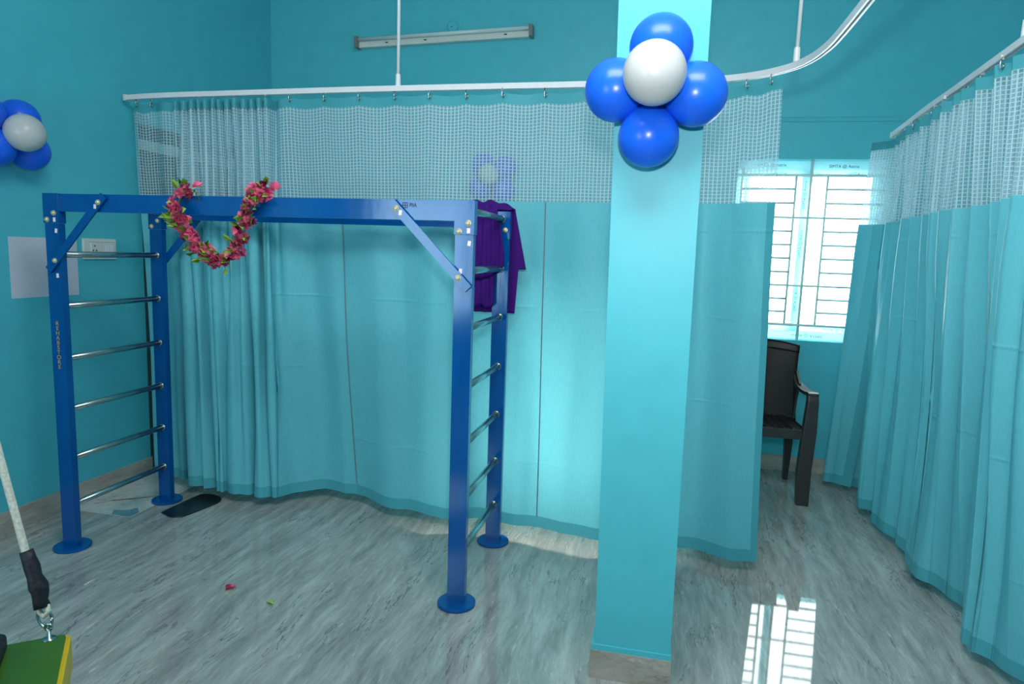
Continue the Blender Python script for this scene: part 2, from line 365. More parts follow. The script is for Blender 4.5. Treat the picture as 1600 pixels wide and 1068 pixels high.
for lo, hi in (((FW[0], FW[3] - 0.05), (FW[1], FW[3])), ((FW[0], FW[2]), (FW[0] + 0.05, FW[3])), ((FW[1] - 0.05, FW[2]), (FW[1], FW[3]))):
    obj('frame', box((lo[0], YF - 0.1, lo[1]), (hi[0], YF - 0.06, hi[1])), M['white'], w2)
# skirting
bm = bmesh.new(); add_prism(bm, [(lw(YF), YF, 0), (lw(D0), D0, 0), (lw(D0) + 0.012, D0, 0), (lw(YF) + 0.012, YF, 0)], (0, 0, 0.1))
struct(obj('baseboard_left', bm, M['skirting'], bevel=0.002))
struct(obj('baseboard_back', box((lw(YB), YB - 0.012, 0), (XR, YB, 0.1)), M['skirting'], bevel=0.002))
# dark door in the left doorway: leaf, pale transom bar, dark transom light
dm = lambda y: lw(y) - 0.06
def door_slab(y0, y1, z0, z1, d=0.0, t=0.04):
    bm = bmesh.new(); add_prism(bm, [(dm(y0) + d, y0, z0), (dm(y1) + d, y1, z0), (dm(y1) + d - t, y1, z0), (dm(y0) + d - t, y0, z0)], (0, 0, z1 - z0)); return bm
d1 = struct(obj('door_1', door_slab(D0, D1, 0.0, 1.868), M['dark']))
obj('transom_bar', door_slab(D0, D1, 1.868, 1.927, 0.012, 0.05), M['white'], d1)
obj('transom_light', door_slab(D0, D1, 1.927, DH), M['dark'], d1)

# pillar with its skirting plinth
PX0, PX1, PY0, PY1 = 2.352, 2.603, -0.296, -0.03
def pillar_x(z):  # slightly narrower at the foot, as built
    k = z / 3.25; return 2.371 - 0.048 * k, 2.608 - 0.018 * k
bm = bmesh.new()
a0, b0 = pillar_x(0); a1, b1 = pillar_x(ZC)
vs = [bm.verts.new(v) for v in ((a0, PY0, 0), (b0, PY0, 0), (b0, PY1, 0), (a0, PY1, 0), (a1, PY0, ZC), (b1, PY0, ZC), (b1, PY1, ZC), (a1, PY1, ZC))]
for f in ((0, 3, 2, 1), (4, 5, 6, 7), (0, 1, 5, 4), (1, 2, 6, 5), (2, 3, 7, 6), (3, 0, 4, 7)): bm.faces.new([vs[i] for i in f])
pil = struct(obj('pillar', bm, M['pillar'], bevel=0.004))
obj('plaster_lip', box((a0 - 0.012, PY0 - 0.006, 0.095), (b0 + 0.003, PY1, 0.115)), M['pillar'], pil, bevel=0.003)
obj('plinth', box((a0 - 0.015, PY0 - 0.008, 0), (b0 + 0.004, PY1 + 0.004, 0.097)), M['skirting'], pil, bevel=0.002)

# ------------------------------------------------------------------ window with grille
win = thing('window_1', 'bright sliding window with white grille and printed film on its frame', 'window', (3.41, YB + 0.1, WZ0))
del win['category']; win['kind'] = 'structure'
def wpart(name, lo, hi, m, bevel=0.002):
    L = win.location; return obj(name, box(tuple(a - b for a, b in zip(lo, L)), tuple(a - b for a, b in zip(hi, L))), m, win, bevel=bevel)
fy0, fy1 = YB + 0.09, YB + 0.14
wpart('frame', (WX0, fy0, WZ1 - 0.05), (WX1, fy1, WZ1), M['film']); wpart('frame', (WX0, fy0, WZ0), (WX1, fy1, WZ0 + 0.05), M['film'])
wpart('frame', (WX0, fy0, WZ0 + 0.05), (WX0 + 0.045, fy1, WZ1 - 0.05), M['film']); wpart('frame', (WX1 - 0.045, fy0, WZ0 + 0.05), (WX1, fy1, WZ1 - 0.05), M['film'])
# two sashes
def sash(x0, x1, y0):
    b = 0.042; z0, z1 = WZ0 + 0.05, WZ1 - 0.05
    bm = bmesh.new()
    for lo, hi in (((x0, z0), (x1, z0 + b)), ((x0, z1 - b), (x1, z1)), ((x0, z0 + b), (x0 + b, z1 - b)), ((x1 - b, z0 + b), (x1, z1 - b))):
        add_box(bm, (lo[0] - win.location.x, y0 - win.location.y, lo[1] - win.location.z), (hi[0] - win.location.x, y0 + 0.022 - win.location.y, hi[1] - win.location.z))
    s = obj('sash', bm, M['film'], win)
    g = wpart('glass_pane', (x0 + b, y0 + 0.009, z0 + b), (x1 - b, y0 + 0.013, z1 - b), M['glass'], 0); g.parent = s
    g.matrix_parent_inverse = Matrix()
    return s
sash(WX0 + 0.045, 3.405, fy0 + 0.002); sash(3.365, WX1 - 0.045, fy0 + 0.026)
gy = YB + 0.035
def bar(p0, p1, r=0.0075): 
    L = win.location; return obj('grille_bar', tube([Vector(p0) - L, Vector(p1) - L], r, 8), M['grille'], win, smooth=True)
for x in (2.99, 3.315, 3.50, 3.835): bar((x, gy, WZ0 if x in (2.99, 3.835) else 0.96), (x, gy, WZ1 if x in (2.99, 3.835) else 1.905))
bar((3.402, gy, WZ0), (3.402, gy, WZ1), 0.009)
bar((WX0, gy, 1.905), (WX1, gy, 1.905), 0.009); bar((WX0, gy, 0.962), (WX1, gy, 0.962), 0.009)
for i, z in enumerate((1.820, 1.733, 1.643, 1.558, 1.472, 1.387, 1.300, 1.214, 1.129, 1.045)):
    if i in (2, 7): bar((2.99, gy, z), (3.835, gy, z))
    else: bar((2.99, gy, z), (3.315, gy, z)); bar((3.50, gy, z), (3.835, gy, z))
def wtext(body, x, z, size, rot=0, y=None):
    y = (fy0 - 0.001) if y is None else y
    lettering('film_lettering', body, size, M['ink'], win, Matrix.Translation(Vector((x, y, z)) - win.location) @ Matrix.Rotation(-rot, 4, 'Y') @ FACE_Y)
wtext('SIMTA @ Astrix', 3.60, 1.968, 0.026); wtext('SIMTA @ Astrix', 3.17, 1.975, 0.026)
wtext('Astrix', 3.43, 1.926, 0.028, y=fy0 + 0.0225); wtext('SIMTA @ Astrix', 3.72, 1.926, 0.026, y=fy0 + 0.0225); wtext('Astrix', 3.23, 1.926, 0.028, y=fy0 - 0.0005)
wtext('SIMTA @ Astrix', 3.384, 1.79, 0.026, PI / 2, y=fy0 - 0.0005); wtext('SIMTA @ Astrix', 3.384, 1.48, 0.026, PI / 2, y=fy0 - 0.0005); wtext('SIMTA @ Astrix', 3.384, 1.13, 0.026, PI / 2, y=fy0 - 0.0005)
wtext('SIMTA @ Astrix', 3.66, 0.936, 0.028, PI, y=fy0 + 0.0225); wtext('SIMTA @ Astrix', 3.47, 0.890, 0.028, PI); wtext('SIMTA', 3.20, 0.936, 0.028, PI, y=fy0 - 0.0005)

# ------------------------------------------------------------------ curtain rails
ZR, ZR2 = 2.107, 2.085
RAIL_PROF = [(-0.011, -0.0125), (-0.004, -0.0125), (-0.004, 0.006), (0.004, 0.006), (0.004, -0.0125), (0.011, -0.0125), (0.011, 0.0125), (-0.011, 0.0125)]
main_rail = [(-0.235, 0.735), (0.0, 0.705), (0.30, 0.692), (0.60, 0.680), (1.0, 0.666), (1.28, 0.66), (1.75, 0.655), (2.15, 0.652), (2.50, 0.640), (2.70, 0.612), (2.83, 0.560), (2.93, 0.47), (2.985, 0.36), (3.012, 0.22), (3.02, 0.05), (3.02, -0.4), (3.02, -1.0), (3.02, -2.0)]
main_rail = [(2.496 + (x - 2.496) * 1.03, -2.321 + (y + 2.321) * 1.03) for x, y in main_rail]
right_rail = [(3.735, 1.88), (3.70, 1.50), (3.672, 1.2), (3.645, 0.8), (3.60, 0.22), (3.55, -0.4), (3.50, -1.1)]
def make_rail(name, label, path, rods, z):
    p = smooth_path(path, 8)
    t = thing(name, label, 'curtain rail', (path[0][0], path[0][1], z))
    L = t.location
    obj('track', sweep([Vector((x, y, z)) - L for x, y in p], RAIL_PROF), M['white'], t)
    x, y = p[0]; d = (Vector(p[0]) - Vector(p[1])).normalized()
    ang = math.atan2(d.y, d.x)
    obj('end_cap', box((-0.004, -0.0135, -0.016), (0.012, 0.0135, 0.016), Matrix.Translation(Vector((x, y, z)) - L) @ Matrix.Rotation(ang, 4, 'Z')), M['white_plastic'], t, bevel=0.002)
    for rx, ry in rods:
        r = obj('hanger_rod', tube([Vector((rx, ry, z + 0.012)) - L, Vector((rx, ry, ZC)) - L], 0.0075, 12), M['white'], t, smooth=True)
        c = obj('rod_socket', tube([Vector((rx, ry, z + 0.0125)) - L, Vector((rx, ry, z + 0.065)) - L], [0.0125, 0.0115], 12), M['white'], r)
    return t
make_rail('curtain_rail', 'long white curtain rail that bends towards the viewer at its right end', main_rail, [(1.247, 0.750), (2.966, 0.518), (3.036, -1.2)], ZR)
make_rail('curtain_rail', 'straight white curtain rail along the right side carrying the curtain beside the window', right_rail, [(3.60, 0.215)], ZR2)

# ------------------------------------------------------------------ curtains
def rail_at(path_s, s):
    # path_s: list of (arc, x, y)
    for (a, x0, y0), (b, x1, y1) in zip(path_s, path_s[1:]):
        if s <= b: f = (s - a) / (b - a); return x0 + (x1 - x0) * f, y0 + (y1 - y0) * f, x1 - x0, y1 - y0
    return x1, y1, x1 - x0, y1 - y0
def build_curtain(name, label, ctrl, hooks, bulge, zt=2.058, zh=2.014, zn=1.588, zb=0.047, per=10, hook_side=-1, seams=(), side_hem=None, seed=0, rows=26):
    """ctrl: list of (xt, yt, xb, yb): where a line of the cloth hangs at the rail and at the hem."""
    n = (len(ctrl) - 1) * per + 1
    cols = [crom(ctrl, i / per) for i in range(n)]
    t = thing(name, label, 'curtain', (sum(c[0] for c in cols) / n, sum(c[1] for c in cols) / n, zb))
    L = Vector(t.location)
    ulen = [0.0]
    for a, b in zip(cols, cols[1:]): ulen.append(ulen[-1] + math.hypot(b[0] - a[0], b[1] - a[1]))
    def pt(i, z, push=0.0):
        xt, yt, xb, yb = cols[i]; k = max(0.0, min(1.0, (zt - z) / (zt - zb)))
        e = k ** bulge
        x, y = xt + (xb - xt) * e, yt + (yb - yt) * e
        # fine wrinkles
        q = noise.noise(Vector((ulen[i] * 2.6 + seed, z * 0.9, seed))) * 0.028 * min(1, k * 3) + noise.noise(Vector((ulen[i] * 6 + seed, z * 0.7, 3 + seed))) * 0.042 * min(1, k * 3) + noise.noise(Vector((ulen[i] * 17 + seed, z * 2.5, 6 + seed))) * 0.003 * min(1, k * 3)
        a, b = cols[max(i - 1, 0)], cols[min(i + 1, n - 1)]
        dx, dy = b[0] + (b[2] - b[0]) * e - a[0] - (a[2] - a[0]) * e, b[1] + (b[3] - b[1]) * e - a[1] - (a[3] - a[1]) * e
        l = math.hypot(dx, dy) or 1; nx, ny = dy / l, -dx / l
        return Vector((x + nx * (q + push), y + ny * (q + push), z)) - L
    def top_z(i):   # heading sags a little between hooks
        return zt - 0.010 * abs(math.sin(hooks_phase(ulen[i])))
    marks = [ulen[min(range(n), key=lambda i: (cols[i][0] - hx) ** 2 + (cols[i][1] - hy) ** 2)] for hx, hy in hooks]
    marks.sort()
    def hooks_phase(u):
        if not marks or u <= marks[0] or u >= marks[-1]: return 0
        for a, b in zip(marks, marks[1:]):
            if a <= u <= b: return PI * (u - a) / max(b - a, 1e-4)
        return 0
    def panel(pname, z0, z1, nr, m, i0=0, i1=None, push=0.0, parent=None):
        i1 = n - 1 if i1 is None else i1
        bm = bmesh.new(); uvl = bm.loops.layers.uv.new('UVMap'); grid = []; uvs = {}
        for r in range(nr + 1):
            row = []
            for i in range(i0, i1 + 1):
                z = z0 + (z1 - z0) * r / nr
                z += (top_z(i) - zt) * max(0.0, min(1.0, (z - (zn - 0.02)) / 0.42)) * 1.0
                v = bm.verts.new(pt(i, z, push)); uvs[v] = (ulen[i], z0 + (z1 - z0) * r / nr); row.append(v)
            grid.append(row)
        for A, B in zip(grid, grid[1:]):
            for k in range(len(A) - 1):
                f = bm.faces.new((A[k], A[k + 1], B[k + 1], B[k])); f.smooth = True
                for l in f.loops: l[uvl].uv = uvs[l.vert]
        return obj(pname, bm, m, parent or t, smooth=True)
    hemh = 0.055
    e0, e1 = 0, n - 1
    sh0 = sh1 = None
    if side_hem in ('right', 'both'):
        sh1 = max(i for i in range(n) if ulen[i] <= ulen[-1] - 0.035); e1 = sh1
    if side_hem in ('left', 'both'):
        sh0 = min(i for i in range(n) if ulen[i] >= 0.035); e0 = sh0
    panel('heading_band', zh, zt, 3, M['head'])
    panel('net_panel', zn, zh, 10, M['net'])
    panel('cloth_panel', zb + hemh, zn, rows, M['cloth'], e0, e1)
    panel('bottom_hem', zb, zb + hemh, 2, M['hem'])
    panel('net_seam', zn - 0.006, zn + 0.006, 1, M['seam'], push=-0.0015 * hook_side * -1) if False else None
    if sh1 is not None: panel('side_hem', zb + hemh, zn, rows, M['hem'], sh1, n - 1)
    if sh0 is not None: panel('side_hem', zb + hemh, zn, rows, M['hem'], 0, sh0)
    for sx, sy in seams:
        i = min(range(1, n - 1), key=lambda i: (cols[i][0] - sx) ** 2 + (cols[i][1] - sy) ** 2)
        bm = bmesh.new(); prev = None
        for r in range(rows + 1):
            z = zb + hemh + (zn - zb - hemh) * r / rows
            p = pt(i, z, 0.003); d = (pt(i + 1, z) - pt(i - 1, z)).normalized() * 0.003
            cur = (bm.verts.new(p - d), bm.verts.new(p + d))
            if prev: bm.faces.new((prev[0], prev[1], cur[1], cur[0]))
            prev = cur
        bmesh.ops.solidify(bm, geom=bm.faces[:], thickness=0.002)
        obj('seam', bm, M['seam'], t)
    # hooks: glider in the rail, wire hook through the heading
    for hx, hy in hooks:
        i = min(range(n), key=lambda i: (cols[i][0] - hx) ** 2 + (cols[i][1] - hy) ** 2)
        p = pt(i, zt); a, b = pt(max(i - 1, 0), zt), pt(min(i + 1, n - 1), zt)
        d = (b - a).normalized(); nrm = Vector((d.y, -d.x, 0)) * 0.008
        hk = obj('hook', tube([p + nrm * .3 + Vector((0, 0, 0.02)), p + nrm + Vector((0, 0, 0.004)), p + nrm * 1.1 + Vector((0, 0, -0.018)), p + nrm * 1.2 + d * 0.008 + Vector((0, 0, -0.024)), p + nrm * 1.2 + d * 0.012 + Vector((0, 0, -0.012)), p + nrm * 0.9 + d * 0.008 + Vector((0, 0, -0.004))], 0.0028, 6), M['chrome'], t, smooth=True)
        obj('glider', box(tuple(p + Vector((-0.006, -0.004, 0.0115))), tuple(p + Vector((0.006, 0.004, 0.026)))), M['white_plastic'], hk, bevel=0.0015)
    return t

# main curtain: gathered at the left, drawn almost flat to the right
ctrl = []
ctrl += [(-0.195, 0.735, -0.198, 0.80), (-0.14, 0.728, -0.14, 0.79), (-0.07, 0.735, -0.08, 0.75), (0.0, 0.70, -0.03, 0.76), (0.06, 0.715, 0.0, 0.74)]
px = []; pr = random.Random(11); xx = 0.085
while xx < 0.60:
    wd = pr.uniform(0.034, 0.052); am = pr.uniform(0.040, 0.055)
    px += [(xx + wd * 0.10, -am * 0.6), (xx + wd * 0.38, -am), (xx + wd * 0.70, -am * 0.8), (xx + wd * 0.80, am * 0.7), (xx + wd * 0.93, am)]
    xx += wd
# at the hem the gathers open into fewer, wider, uneven folds: (x, offset)
low = [(0.02, 0.06), (0.075, 0.055), (0.10, -0.02), (0.16, -0.045), (0.215, -0.035), (0.235, 0.06), (0.255, 0.065), (0.275, -0.01), (0.30, -0.05), (0.318, -0.055), (0.33, 0.02), (0.345, 0.06), (0.362, -0.03), (0.42, -0.055),
       (0.485, -0.04), (0.50, 0.06), (0.515, 0.055), (0.53, -0.05), (0.565, -0.045), (0.578, 0.05), (0.59, 0.03), (0.61, -0.02), (0.64, -0.02)]
for i, (x, dy) in enumerate(px):
    ry = 0.705 - 0.028 * (x / 0.6)
    f = i / (len(px) - 1) * (len(low) - 1); bx, bdy = crom(low, f)
    ctrl.append((x, ry + dy * 0.85, bx, 0.705 - 0.02 * x + bdy * 1.0 + dy * 0.05))
flat_b = [(0.70, 0.76), (0.80, 0.86), (0.93, 0.79), (1.0, 0.80), (1.12, 0.755), (1.24, 0.715), (1.36, 0.69), (1.48, 0.665), (1.545, 0.645), (1.60, 0.665), (1.70, 0.70), (1.82, 0.712), (1.92, 0.70), (2.0, 0.68), (2.12, 0.665), (2.21, 0.655), (2.30, 0.64), (2.42, 0.645), (2.55, 0.64), (2.66, 0.63), (2.72, 0.632), (2.80, 0.60), (2.87, 0.575), (2.94, 0.585), (2.99, 0.60)]
flat_x = [0.68, 0.78, 0.90, 0.985, 1.10, 1.22, 1.34, 1.47, 1.545, 1.60, 1.70, 1.81, 1.90, 1.985, 2.10, 2.19, 2.28, 2.40, 2.52, 2.62, 2.68, 2.75, 2.81, 2.87, 2.918]
arc = []
acc = 0; rp = smooth_path(main_rail, 12)
def rail_y(x):
    for (x0, y0), (x1, y1) in zip(rp, rp[1:]):
        if x0 <= x <= x1: return y0 + (y1 - y0) * (x - x0) / (x1 - x0)
    return 0.5
for (bx, by), tx in zip(flat_b, flat_x):
    ctrl.append((tx, (rail_y(2.496 + (tx - 2.496) * 1.03) + 2.321) / 1.03 - 2.321 + 0.008 * math.sin(tx * 17) , bx, by))
def px_hook(u):   # hooks sit below the rail where the photograph shows them
    return u
def away(c):   # the top line hangs under the rail
    xt, yt, xb, yb = c; xt, yt = 2.496 + (xt - 2.496) * 1.03, -2.321 + (yt + 2.321) * 1.03
    yb += 0.02
    if -0.16 < xb < 0.17: yb = max(yb, 0.712)
    if xt < 0.15: yt = max(yt, 0.71)
    if 1.70 < xb < 1.92: yb = max(yb, 0.722)
    return xt, yt, xb, yb
ctrl = [away(c) for c in ctrl]
hook_x = [-0.17, -0.09, 0.22, 0.30, 0.42, 0.60, 0.725, 0.905, 1.085, 1.265, 1.44, 1.605, 1.78, 1.965, 2.15, 2.33, 2.52, 2.66, 2.80, 2.885]
build_curtain('hospital_curtain', 'long teal curtain with net top behind the blue frame, gathered at its left end', ctrl,
              [(x, rail_y(x)) for x in [2.496 + (h - 2.496) * 1.03 for h in hook_x]], 1.15, zt=2.079, zh=2.034, zn=1.595, zb=0.055, seams=[(0.94, 0.756), (1.97, 0.745)], side_hem='right', seed=1.3)

# right curtain: deep folds
rc = [(3.775, 1.80, 3.70, 1.85), (3.735, 1.87, 3.64, 1.905), (3.68, 1.94, 3.59, 1.94), (3.655, 1.965, 3.57, 1.93), (3.685, 1.925, 3.605, 1.925), (3.745, 1.865, 3.655, 1.925), (3.765, 1.81, 3.755, 1.82), (3.735, 1.755, 3.775, 1.77)]
fold = [(1.70, 0.012, 1.60, 0.0), (1.64, 0.028, 1.50, -0.035), (1.575, -0.012, 1.44, 0.035), (1.52, -0.024, 1.36, 0.02), (1.45, 0.02, 1.29, -0.035), (1.38, 0.024, 1.20, -0.01), (1.31, -0.02, 1.10, 0.02), (1.24, -0.02, 1.0, 0.03), (1.16, 0.022, 0.90, 0.01), (1.08, 0.022, 0.80, -0.005),
        (1.0, -0.022, 0.70, -0.03), (0.92, -0.018, 0.62, 0.0), (0.83, 0.026, 0.52, 0.035), (0.74, 0.018, 0.40, 0.045), (0.66, -0.026, 0.30, 0.035), (0.56, -0.014, 0.20, -0.02), (0.47, 0.026, 0.13, -0.055), (0.37, 0.012, 0.09, -0.02), (0.28, -0.028, 0.02, 0.03), (0.18, -0.01, -0.08, 0.05),
        (0.08, 0.026, -0.18, 0.02), (-0.04, -0.022, -0.30, -0.03), (-0.16, 0.022, -0.40, 0.03), (-0.28, -0.02, -0.50, -0.03), (-0.42, 0.02, -0.62, 0.03), (-0.60, -0.02, -0.76, -0.03), (-0.80, 0.02, -0.9, 0.02)]
def rrx(y):
    for (x0, y0), (x1, y1) in zip(right_rail, right_rail[1:]):
        if y1 <= y <= y0: return x0 + (x1 - x0) * (y - y0) / (y1 - y0)
    return 3.735
pr = random.Random(4); yt, k = 1.72, 0
while yt > -0.85:
    f = min((1.72 - yt) / 2.5, 1) * (len(fold) - 1); _, _, yb, db = crom(fold, f)
    amp = pr.uniform(0.018, 0.036); up = amp if k % 2 else -amp
    rc.append((rrx(yt) + 0.005 + up, yt, 3.672 + db * 0.9 + up * 0.12, yb))
    rc.append((rrx(yt - 0.018) + 0.005 + up * 0.8, yt - 0.018, 3.672 + crom(fold, min(f + 0.12, len(fold) - 1))[3] * 0.9 + up * 0.10, crom(fold, min(f + 0.12, len(fold) - 1))[2]))
    yt -= pr.uniform(0.052, 0.085); k += 1
build_curtain('hospital_curtain', 'teal cubicle curtain with white net top hanging in deep folds along the right side', rc,
              [(rrx(y), y) for y in (1.80, 1.62, 1.44, 1.26, 1.08, 0.92, 0.74, 0.56, 0.37, 0.18, -0.04, -0.28, -0.6)], 0.9, per=6, zt=2.055, zh=2.01, zn=1.59, zb=0.045, seams=(), side_hem='left', seed=8.1)

# ------------------------------------------------------------------ climbing frame
FWD, FD, FH, S, SD, BH = 1.845, 0.615, 1.537, 0.069, 0.030, 0.072
fr = thing('climbing_frame', 'blue steel ladder frame with chrome rungs standing on four round foot plates', 'climbing frame')
def post(x0, y0):
    p = obj('post', box((x0, y0, 0.01), (x0 + S, y0 + SD, FH - 0.122)), M['blue'], fr, bevel=0.003)
    obj('foot_plate', lathe([(0, 0), (0.073, 0), (0.075, 0.003), (0.074, 0.011), (0.071, 0.013), (0, 0.013)], 40, Matrix.Translation((x0 + S / 2, y0 + SD / 2, 0))), M['blue'], p)
    obj('top_sleeve', box((x0 - 0.003, y0 - 0.003, FH - 0.121), (x0 + S + 0.003, y0 + SD + 0.003, FH)), M['blue'], p, bevel=0.002)
    return p
posts = {}
for i, x0 in ((0, 0.0), (1, FWD - S)):
    for j, y0 in ((0, 0.0), (1, FD - SD)): posts[i, j] = post(x0, y0)
bolt_me = None
def bolt(x, y, z, parent, out=-1):
    global bolt_me
    if bolt_me is None:
        b = obj('bolt', lathe([(0, 0), (0.011, 0), (0.011, 0.002), (0.0085, 0.0025), (0.0085, 0.006), (0.006, 0.009), (0, 0.010)], 14), M['brass'], None); bolt_me = b.data; bpy.data.objects.remove(b)
    return link_mesh('bolt', bolt_me, parent, Matrix.Translation((x, y, z)) @ Matrix.Rotation(PI / 2 if out < 0 else -PI / 2, 4, 'X'))
def sticker(x, y, z, parent, rot=0.0):
    return obj('sticker', box((-0.006, -0.0006, -0.009), (0.006, 0.0, 0.009), Matrix.Translation((x, y, z)) @ Matrix.Rotation(rot, 4, 'Y')), M['sticker'], parent)
for y0 in (0.002, FD - SD + 0.002):
    beam = obj('beam', box((S + 0.004, y0, FH - BH - 0.001), (FWD - S - 0.004, y0 + SD - 0.004, FH - 0.001)), M['blue'], fr, bevel=0.003)
    front = y0 < 0.1
    if front:
        lettering('maker_stamp', 'PIIA', 0.021, M['ink'], beam, Matrix.Translation((1.614, y0 - 0.0008, FH - 0.021)) @ FACE_Y @ Matrix.Scale(0.8, 4, (1, 0, 0)))
        bm = bmesh.new()
        for k in range(3): add_box(bm, (1.574, y0 - 0.0008, FH - 0.031 + 0.0085 * k), (1.594, y0, FH - 0.0285 + 0.0085 * k))
        for xx in (1.574, 1.583, 1.592): add_box(bm, (xx, y0 - 0.0009, FH - 0.031), (xx + 0.002, y0, FH - 0.012))
        obj('stamp_mark', bm, M['ink'], beam)
def brace(xa, za, xb, zb_, y, out):
    d = Vector((xb - xa, 0, zb_ - za)); l = d.length; ang = math.atan2(-d.z, d.x)
    m = Matrix.Translation((xa, y, za)) @ Matrix.Rotation(ang, 4, 'Y')
    b = obj('brace', box((0, -0.004, -0.0165), (l, 0.004, 0.0165), m), M['blue'], fr, bevel=0.0015)
    u = d.normalized()
    for s_ in (0.035, l - 0.055):
        bolt(xa + u.x * s_, y + 0.004 * out, za + u.z * s_, b, out)
    if out < 0:
        sticker(xa + u.x * 0.058, y - 0.004, za + u.z * 0.058, b, 0.1)
for y, out in ((-0.0075, -1), (FD + 0.0078, 1)):
    brace(0.30, FH - 0.008, 0.015, 1.222, y, out); brace(FWD - 0.315, FH - 0.008, FWD - 0.012, 1.222, y, out)
# bolts and stickers on the sleeves
for i, x0 in ((0, 0.0), (1, FWD - S)):
    for j, y0 in ((0, -0.003), (1, FD - SD - 0.003)):
        bolt(x0 + S * 0.72, y0, 1.457, posts[i, j]); bolt(x0 + S * 0.22, y0, 1.427 if i else 1.40 + 0.03, posts[i, j])
    sticker(x0 + S * 0.74, -0.003, 1.43, posts[i, 0]); sticker(x0 + S * 0.78, 0.0, 1.385, posts[i, 0], 0.15)
sticker(S * 0.72, 0.0, 1.20, posts[0, 0]); sticker(FWD - S * 0.66, 0.0, 1.285, posts[1, 0])
lettering('lettering', 'R\nE\nH\nA\nB\nS\nT\nO\nR\nE', 0.024, M['gold'], posts[0, 0], Matrix.Translation((S * 0.5, -0.0008, 0.905)) @ FACE_Y @ Matrix.Scale(1.1, 4, (1, 0, 0)), line=0.86)
# rungs
rung_me = None
for x in (S / 2, FWD - S / 2):
    for z in (0.192, 0.402, 0.622, 0.845, 1.070, 1.287, 1.505):
        if rung_me is None:
            bm = tube([(0, SD - 0.001, 0), (0, FD - SD + 0.001, 0)], 0.0135, 16)
            add_lathe(bm, [(0.0135, 0), (0.018, 0), (0.018, 0.003), (0.0135, 0.005)], 16, Matrix.Translation((0, FD - SD, 0)) @ Matrix.Rotation(PI / 2, 4, 'X'))
            r = obj('rung', bm, M['chrome'], fr, smooth=True); rung_me = r.data
        else: r = link_mesh('rung', rung_me, fr)
        r.location = (x, 0, z)

# purple cloth thrown over the rear right corner
def cloth_grid(rowsfn, nx, nt, keep=lambda i, j: True):
    bm = bmesh.new(); G = [[bm.verts.new(rowsfn(i / nx, j / nt)) for i in range(nx + 1)] for j in range(nt + 1)]
    for j in range(nt):
        for i in range(nx):
            if keep(i / nx, j / nt): bm.faces.new((G[j][i], G[j][i + 1], G[j + 1][i + 1], G[j + 1][i]))
    return bm
def over(u, t):
    # u across the beam (left to right), t along the cloth: 0 front hem .. 1 back hem
    x = 1.655 + 0.135 * u
    zf, zbk = 1.118 + 0.008 * math.sin(u * 14), 1.08 + 0.09 * u
    if t < 0.42:
        k = t / 0.42; z = zf + (FH + 0.004 - zf) * k; y = FD - SD - 0.012 - 0.016 * (1 - k) - 0.006 * math.sin(u * 22 + 2 * k)
    elif t < 0.58:
        a = (t - 0.42) / 0.16; z = FH + 0.006 + 0.018 * math.sin(a * PI); y = FD - SD - 0.012 + (SD + 0.03) * a
    else:
        k = (t - 0.58) / 0.42; z = FH + 0.004 + (zbk - FH) * k; y = FD + 0.018 + 0.004 * math.sin(u * 18)
        x += 0.02 * k
    return Vector((x, y, z))
bm = cloth_grid(over, 30, 60)
# layer that bulges over the post's front face and a flap to the right of the post
def front_fold(u, t):
    x = 1.668 + 0.15 * u; zt = FH + 0.030 - 0.075 * max(0, u - 0.6) * 2; zb_ = 1.238 + 0.03 * u ** 3 * 2
    y = FD - SD - 0.034 - 0.018 * math.sin(t * PI) - 0.006 * math.sin(u * 26 + t * 3)
    if t < 0.12: y += 0.034 * (1 - t / 0.12)
    x -= 0.012 * math.cos(t * PI) * u - 0.012 * u * math.sin(t * 3)
    return Vector((x, y, zt + (zb_ - zt) * t))
for src in (cloth_grid(front_fold, 26, 30),):
    me = bpy.data.meshes.new('tmp'); src.to_mesh(me); src.free(); bm.from_mesh(me); bpy.data.meshes.remove(me)
def flap(u, t):
    # a mound over the beam end and post top, then down behind, past the post's right side
    x = 1.660 + 0.186 * u + 0.012 * t * u + 0.058 * max(0, u - 0.72) / 0.28 * t
    zend = 1.285 if u > 0.9 else 1.085
    hump = 0.040 - 0.028 * max(0, u - 0.62) / 0.38 + 0.006 * math.sin(u * 17)
    if t < 0.2:
        a = t / 0.2; y = FD - SD + 0.004 + (SD + 0.014) * a + 0.012 * max(0, 0.5 - u); z = FH + 0.006 + hump * math.sin(a * PI * 0.72)
    else:
        k = (t - 0.2) / 0.8; y = FD + 0.018 + 0.006 * math.sin(u * 24 + k * 2); z0 = FH + 0.006 + hump * 0.77; z = z0 + (zend - z0) * k
    return Vector((x, y, z))
me = bpy.data.meshes.new('tmp'); src = cloth_grid(flap, 36, 40); src.to_mesh(me); src.free(); bm.from_mesh(me); bpy.data.meshes.remove(me)
bmesh.ops.recalc_face_normals(bm, faces=bm.faces)
bmesh.ops.solidify(bm, geom=bm.faces[:], thickness=0.0025)
tag(obj('purple_cloth', bm, M['purple'], None, smooth=True), 'crumpled purple cloth thrown over the rear right corner of the blue frame', 'cloth')

